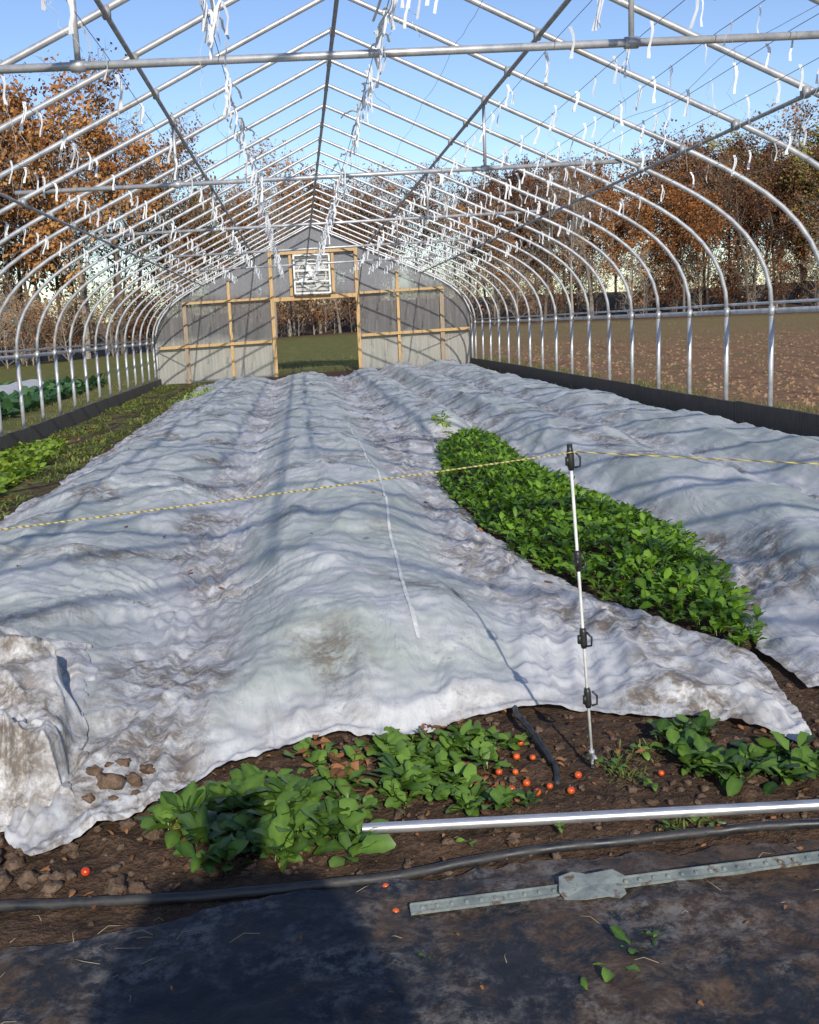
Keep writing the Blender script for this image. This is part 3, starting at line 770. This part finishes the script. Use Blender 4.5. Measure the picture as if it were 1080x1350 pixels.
for (x,y,r) in ((-1.45,2.85,.045),(-1.50,2.97,.050),(-1.56,3.08,.045),(-1.60,2.92,.04),(-1.38,2.72,.034),(-1.66,3.02,.045),(-1.30,2.72,.026),(-.96,3.02,.042),(-1.0,2.93,.03),(-.90,3.12,.035),(-.86,3.2,.025),(-1.22,2.70,.022),(-1.52,2.78,.03)): clod(x,y,r)
for (x,y,r) in ((-1.15,3.12,.036),(-1.09,3.17,.030),(-1.20,3.16,.022),(-1.05,3.24,.026),(-1.12,3.22,.020),(-1.20,3.06,.018),(-1.07,3.10,.014),(-1.16,3.20,.014),(-1.13,3.06,.012)): clod(x,y,r,on_cover(x,y)-.004)
for _ in range(900):
    x=R.uniform(-1.0,1.5); y=R.uniform(2.55,3.6); clod(x,y,.003+.012*R.random()**2.5)
for _ in range(220):
    x=R.uniform(-1.4,1.0); y=R.uniform(1.6,2.5); clod(x,y,.002+.008*R.random()**2)
cm.obj('soil_clods',SOIL)
dm=MB()
def dead(x,y,z,L):
    dm.leaf((x,y,z+.006),R.uniform(0,6.28),L,L*R.uniform(.4,.7),R.uniform(0,.6),R.uniform(.2,1.2),R.random(),rows=3,cup=R.uniform(-.6,.8),twist=R.gauss(0,.3))
for _ in range(220):
    x=R.uniform(-1.5,1.2); y=R.uniform(2.56,3.55); dead(x,y,gz(x,y)+.008,R.uniform(.012,.035))
for _ in range(60): dead(R.gauss(-.45,.06),R.gauss(3.2,.12),gz(-.45,3.2)+R.uniform(0,.04),R.uniform(.03,.055))
for _ in range(40): dead(R.gauss(-.05,.12),R.gauss(3.44,.05),gz(-.05,3.4)+R.uniform(0,.04),R.uniform(.03,.055))
for _ in range(50): dead(R.gauss(-.0,.08),R.gauss(3.0,.07),gz(0,3)+R.uniform(0,.010),R.uniform(.02,.04))
for _ in range(60):
    x=R.uniform(-1.5,1.0); y=R.uniform(1.6,2.5); dead(x,y,gz(x,y)+.014,R.uniform(.008,.022))
for _ in range(110):
    x=R.uniform(-2.9,4.0); y=5+R.random()**1.6*18; dead(x,y,on_cover(x,y)+.003,R.uniform(.02,.05))
for _ in range(220):
    x=R.uniform(-4.4,-3.1); y=R.uniform(7,30); dead(x,y,gz(x,y)+.03,R.uniform(.05,.09))
dm.obj('fallen_leaves',DEAD)
k=NT('straw'); STRAW=k.bsdf((0.36,0.29,0.17),0.7)
sm_=MB()
for _ in range(60):
    x=R.uniform(-1.6,-.9) if R.random()<.7 else R.uniform(-.9,.9); y=R.uniform(1.75,2.5); a=R.uniform(0,6.28); L=R.uniform(.015,.09); z=gz(x,y)+.018
    sm_.tube([(x,y,z),(x+math.cos(a)*L*.5,y+math.sin(a)*L*.5,z+.006),(x+math.cos(a+.3)*L,y+math.sin(a+.3)*L,z)],.0007,4)
for pts in ([(-.75,2.20),(-.52,2.27),(-.43,2.33)],):
    sm_.tube([(p[0],p[1],gz(*p)+.016) for p in pts],.0014,5)
sm_.obj('straw_and_stems',STRAW)

# ------------------------------------------------------------------ trees
k=NT('bark'); oi=k.n('ShaderNodeObjectInfo').outputs['Random']; BARK=k.diffuse(k.ramp(oi,[(0,(0.11,0.090,0.072)),(1,(0.32,0.285,0.245))]))
def m_tleaf(name,a,b,c3):
    k=NT(name); t=k.attr('tint'); oi=k.n('ShaderNodeObjectInfo').outputs['Random']
    u=k.math('ADD',k.math('MULTIPLY',t,0.55),k.math('MULTIPLY',oi,0.45))
    return k.diffuse(k.ramp(u,[(0.1,a),(0.5,b),(0.95,c3)]))
RUSSET=m_tleaf('russet_foliage',(0.060,0.026,0.016),(0.165,0.078,0.040),(0.32,0.20,0.11))
ORANGE=m_tleaf('orange_foliage',(0.11,0.045,0.018),(0.31,0.13,0.045),(0.48,0.26,0.10))
OLIVE=m_tleaf('olive_foliage',(0.055,0.055,0.018),(0.17,0.15,0.04),(0.34,0.28,0.07))
def rvec():
    return Vector((R.gauss(0,1),R.gauss(0,1),R.gauss(0,1))).normalized()
def make_tree(name,H,leafdens,leafmat,spread=0.34,first=0.3,seed=0,lsize=0.11,maxlev=4,nper=4):
    R.seed(seed); mb=MB(); tips=[]
    def grow(p,d,L,r,lev):
        nseg=(7,4,3,2,1)[lev]; pts=[p.copy()]; q=p.copy(); dd=d.copy()
        for i in range(nseg):
            dd=(dd+rvec()*(0.07 if lev==0 else 0.22)+Vector((0,0,0.0 if lev==0 else 0.10))).normalized(); q=q+dd*(L/nseg); pts.append(q.copy())
        rs=[r*(1-.82*i/nseg) for i in range(nseg+1)]
        mb.mi=0; mb.tube(pts,rs,(6,4,3,3,3)[lev],False)
        if lev>=2: tips.append((pts[-1],lev)); tips.append((pts[len(pts)//2],lev))
        if lev==maxlev: return
        nch=(15,6,4,3)[lev]
        for c in range(nch):
            t=(first+(1-first)*((c+R.random())/nch)) if lev==0 else 0.25+0.75*(c+R.random())/nch
            k_=min(int(t*nseg),nseg-1); b=pts[k_].lerp(pts[k_+1],t*nseg-k_)
            side=rvec(); side=(side-d*side.dot(d)).normalized()
            ang=R.uniform(.45,1.0) if lev==0 else R.uniform(.4,.9)
            nd=(d*math.cos(ang)+side*math.sin(ang)).normalized()
            cl_=H*spread*(1.1-0.75*abs(t-.45)) if lev==0 else L*R.uniform(.42,.62)
            grow(b,nd,cl_*R.uniform(.7,1.2),max(.009,rs[k_]*(.42 if lev==0 else .5)),lev+1)
    grow(Vector((0,0,-.2)),Vector((0,0,1)),H*.93,H*.0130,0)
    if leafdens>0:
        mb.mi=1
        for (p,lev) in tips:
            if R.random()>leafdens*(1+1.3*N(p.x*.45+seed,p.y*.45,p.z*.45)): continue
            sh=0.5+0.5*N(p.x*.6,p.y*.6,p.z*.6)*1.6
            for _ in range(nper):
                c=p+Vector((R.gauss(0,.22),R.gauss(0,.22),R.gauss(0,.18))); a=rvec(); b=a.orthogonal().normalized(); s=lsize*R.uniform(.6,1.4)
                a2=a.cross(b); mb.add([c-b*s,c+a2*s*.6,c+b*s,c-a2*s*.6],[[0,1,2,3]],max(0,min(1,sh+R.gauss(0,.2))))
    me_o=mb.obj(name,[BARK,leafmat],smooth=False); me=me_o.data; bpy.data.objects.remove(me_o); return me
protos=[('bare_tree',make_tree('bare_tree',12,0.0,RUSSET,.30,.35,11)),
        ('bare_tree',make_tree('bare_tree',13,0.05,RUSSET,.27,.42,12)),
        ('russet_oak_tree',make_tree('russet_oak',11.5,0.72,RUSSET,.35,.22,13)),
        ('russet_oak_tree',make_tree('russet_oak',12,0.42,RUSSET,.33,.28,14)),
        ('orange_oak_tree',make_tree('orange_oak',11,0.60,ORANGE,.35,.25,15)),
        ('olive_oak_tree',make_tree('olive_oak',12,0.75,OLIVE,.36,.28,16)),
        ('bare_tree',make_tree('bare_tree',14,0.12,ORANGE,.25,.45,21))]
shrub=make_tree('understory_shrub',3.4,0.4,RUSSET,.5,.05,17,0.09,3)
shrub2=make_tree('understory_shrub',3.8,0.06,ORANGE,.5,.05,18,0.08,3)
R.seed(99)
wood=empty('autumn_woodland')
PL=[Vector(p) for p in ((-75,32),(-45,42),(-26,47),(-15,58),(-4,74),(12,80),(26,80),(42,74),(60,58),(80,42))]
def inst(me,x,y,s,name):
    o=bpy.data.objects.new(name,me); o.location=(x,y,base_z(x,y)-.05); o.rotation_euler=(R.gauss(0,.03),R.gauss(0,.03),R.uniform(0,6.28)); o.scale=(s*R.uniform(.85,1.15),s*R.uniform(.85,1.15),s); col.objects.link(o); o.parent=wood
for i in range(len(PL)-1):
    a,b=PL[i],PL[i+1]; L=(b-a).length; dr=(b-a)/L; nr=Vector((-dr.y,dr.x))
    for row in range(4):
        t=R.uniform(0,3)
        while t<L:
            p=a+dr*t+nr*(row*4.8+R.gauss(0,1.2)); ang=p.x/p.y
            if ang<-.14 and row>2: t+=3; continue
            s0=interp([(-.6,1.16),(-.3,1.14),(-.16,1.04),(-.08,.80),(.05,.78),(.2,.84),(.38,.95),(.6,.98)],ang)
            clump=N(p.x*.09,p.y*.09,4)
            if ang<-.14: w=[5,5,.5+3*max(0,clump),1.6,.5+2*max(0,clump),0,3]
            elif row==0: w=[3.5,3.5,1.4+3*max(0,clump),2.0,.8,.8 if p.x>20 else .1,2.5]
            else: w=[1.6,1.6,3.0,2.6,.9+2*max(0,-clump),2.4 if p.x>22 else .3,1.4]
            nm,me=R.choices(protos,w)[0]; inst(me,p.x,p.y,s0*R.uniform(.78,1.08),nm)
            t+=R.uniform(1.7,3.3)
    for row in range(4):
        t=0
        while t<L:
            p=a+dr*t+nr*(row*4-1+R.gauss(0,1)); inst(R.choice([shrub,shrub2,shrub2]),p.x,p.y,R.uniform(.6,1.25),'understory_shrub'); t+=R.uniform(1.3,2.4)

# ------------------------------------------------------------------ photographer (stands behind the camera, casts the shadow)
ph=empty('photographer')
def skin(name,joints,edges,mat):
    me=bpy.data.meshes.new(name); me.from_pydata([j[:3] for j in joints],edges,[]); o=bpy.data.objects.new(name,me); col.objects.link(o); o.parent=ph
    m=o.modifiers.new('s','SKIN'); sv=me.skin_vertices[0].data
    for i,j in enumerate(joints): r=j[3]; sv[i].radius=(r,r) if not isinstance(r,tuple) else r
    sv[0].use_root=True; m.use_smooth_shade=True
    s2=o.modifiers.new('u','SUBSURF'); s2.levels=2; s2.render_levels=2; me.materials.append(mat); return o
JACK=m_simple('jacket_cloth',(0.02,0.03,0.06),(0.04,0.05,0.09),40,0.85); SKINM=m_simple('skin',(0.5,0.3,0.22),(0.58,0.36,0.27),20,0.5); HAIR=m_simple('hair',(0.04,0.025,0.015),(0.08,0.05,0.03),60,0.6)
px,py,h_=-0.47,-0.42,0.09
J=[(px,py,.92+h_,(.18,.14)),(px,py,1.12+h_,(.18,.13)),(px,py,1.30+h_,(.20,.13)),(px,py+.01,1.42+h_,(.09,.08)),
   (px-.19,py,1.36+h_,.08),(px-.30,py+.05,1.15,.065),(px-.16,py+.24,1.30,.042),
   (px+.19,py,1.36+h_,.08),(px+.30,py+.05,1.15,.065),(px+.10,py+.24,1.30,.042),
   (px-.10,py,.88,.10),(px-.11,py+.01,.50,.075),(px-.12,py-.02,.10,.055),(px-.13,py+.13,.05,.045),
   (px+.10,py,.88,.10),(px+.11,py+.01,.50,.075),(px+.12,py-.02,.10,.055),(px+.13,py+.13,.05,.045)]
E=[(0,1),(1,2),(2,3),(2,4),(4,5),(5,6),(2,7),(7,8),(8,9),(0,10),(10,11),(11,12),(12,13),(0,14),(14,15),(15,16),(16,17)]
skin('body',J,E,JACK)
skin('head',[(px,py+.01,1.43+h_,.05),(px,py+.02,1.50+h_,.065),(px,py+.03,1.58+h_,.088),(px,py+.02,1.65+h_,.075)],[(0,1),(1,2),(2,3)],SKINM)
skin('hair',[(px,py-.02,1.60+h_,.085),(px,py-.01,1.67+h_,.08),(px,py-.04,1.52+h_,.06)],[(0,1),(0,2)],HAIR)
for sx,hx in ((-1,px-.13),(1,px+.07)):
    hb=Vector((hx,py+.26,1.31))
    skin('palm',[(hb.x,hb.y,hb.z,.026),(hb.x,hb.y+.05,hb.z+.02,.028)],[(0,1)],SKINM)
    for f_ in range(4):
        bx=hb.x-.024+f_*.016; l=(.030,.034,.032,.026)[f_]
        skin('finger_%d'%f_,[(bx,hb.y+.06,hb.z+.02,.009),(bx,hb.y+.06+l,hb.z+.03,.008),(bx-sx*.008,hb.y+.055+l,hb.z+.055,.007)],[(0,1),(1,2)],SKINM)
    skin('thumb',[(hb.x-sx*.025,hb.y+.03,hb.z+.01,.010),(hb.x-sx*.045,hb.y+.05,hb.z+.025,.009),(hb.x-sx*.045,hb.y+.07,hb.z+.045,.008)],[(0,1),(1,2)],SKINM)

# ------------------------------------------------------------------ light, sky, camera
Ld=Vector((-.09,1,-.51)).normalized()
sl=bpy.data.lights.new('sun','SUN'); sl.energy=4.5; sl.angle=math.radians(.6); sl.color=(1,.935,.83)
so=bpy.data.objects.new('sun',sl); so.rotation_euler=Ld.to_track_quat('-Z','Y').to_euler(); so.location=(0,-10,20); col.objects.link(so)
w=bpy.data.worlds.new('World'); scene.world=w; w.use_nodes=True; nt=w.node_tree; bg=nt.nodes['Background']
sk=nt.nodes.new('ShaderNodeTexSky'); sk.sky_type='NISHITA'; sk.sun_disc=False; sk.sun_elevation=math.radians(27); sk.sun_rotation=math.atan2(.09,-1)
sk.air_density=1.0; sk.dust_density=0.3; sk.ozone_density=1.6
hs=nt.nodes.new('ShaderNodeHueSaturation'); hs.inputs['Hue'].default_value=.512; hs.inputs['Saturation'].default_value=1.12; hs.inputs['Value'].default_value=1.2
nt.links.new(sk.outputs[0],hs.inputs['Color']); nt.links.new(hs.outputs[0],bg.inputs[0]); bg.inputs[1].default_value=0.13
scene.view_settings.view_transform='Standard'; scene.view_settings.look='None'; scene.view_settings.exposure=0

cam=bpy.data.cameras.new('camera'); co=bpy.data.objects.new('camera',cam); col.objects.link(co)
psi,p,rho=math.radians(5.5),math.radians(10),math.radians(2.3)
F=Vector((math.sin(psi)*math.cos(p),math.cos(psi)*math.cos(p),-math.sin(p))); r0=Vector((math.cos(psi),-math.sin(psi),0)); u0=r0.cross(F)
up=u0*math.cos(rho)+r0*math.sin(rho); rt=r0*math.cos(rho)-u0*math.sin(rho)
M=Matrix((rt,up,-F)).transposed().to_4x4(); M.translation=Vector((-.5,0,1.40)); co.matrix_world=M
cam.sensor_fit='HORIZONTAL'; cam.sensor_width=24; cam.lens=31.11; cam.clip_start=0.05; cam.clip_end=2000
scene.camera=co
print('objects',len(bpy.data.objects))
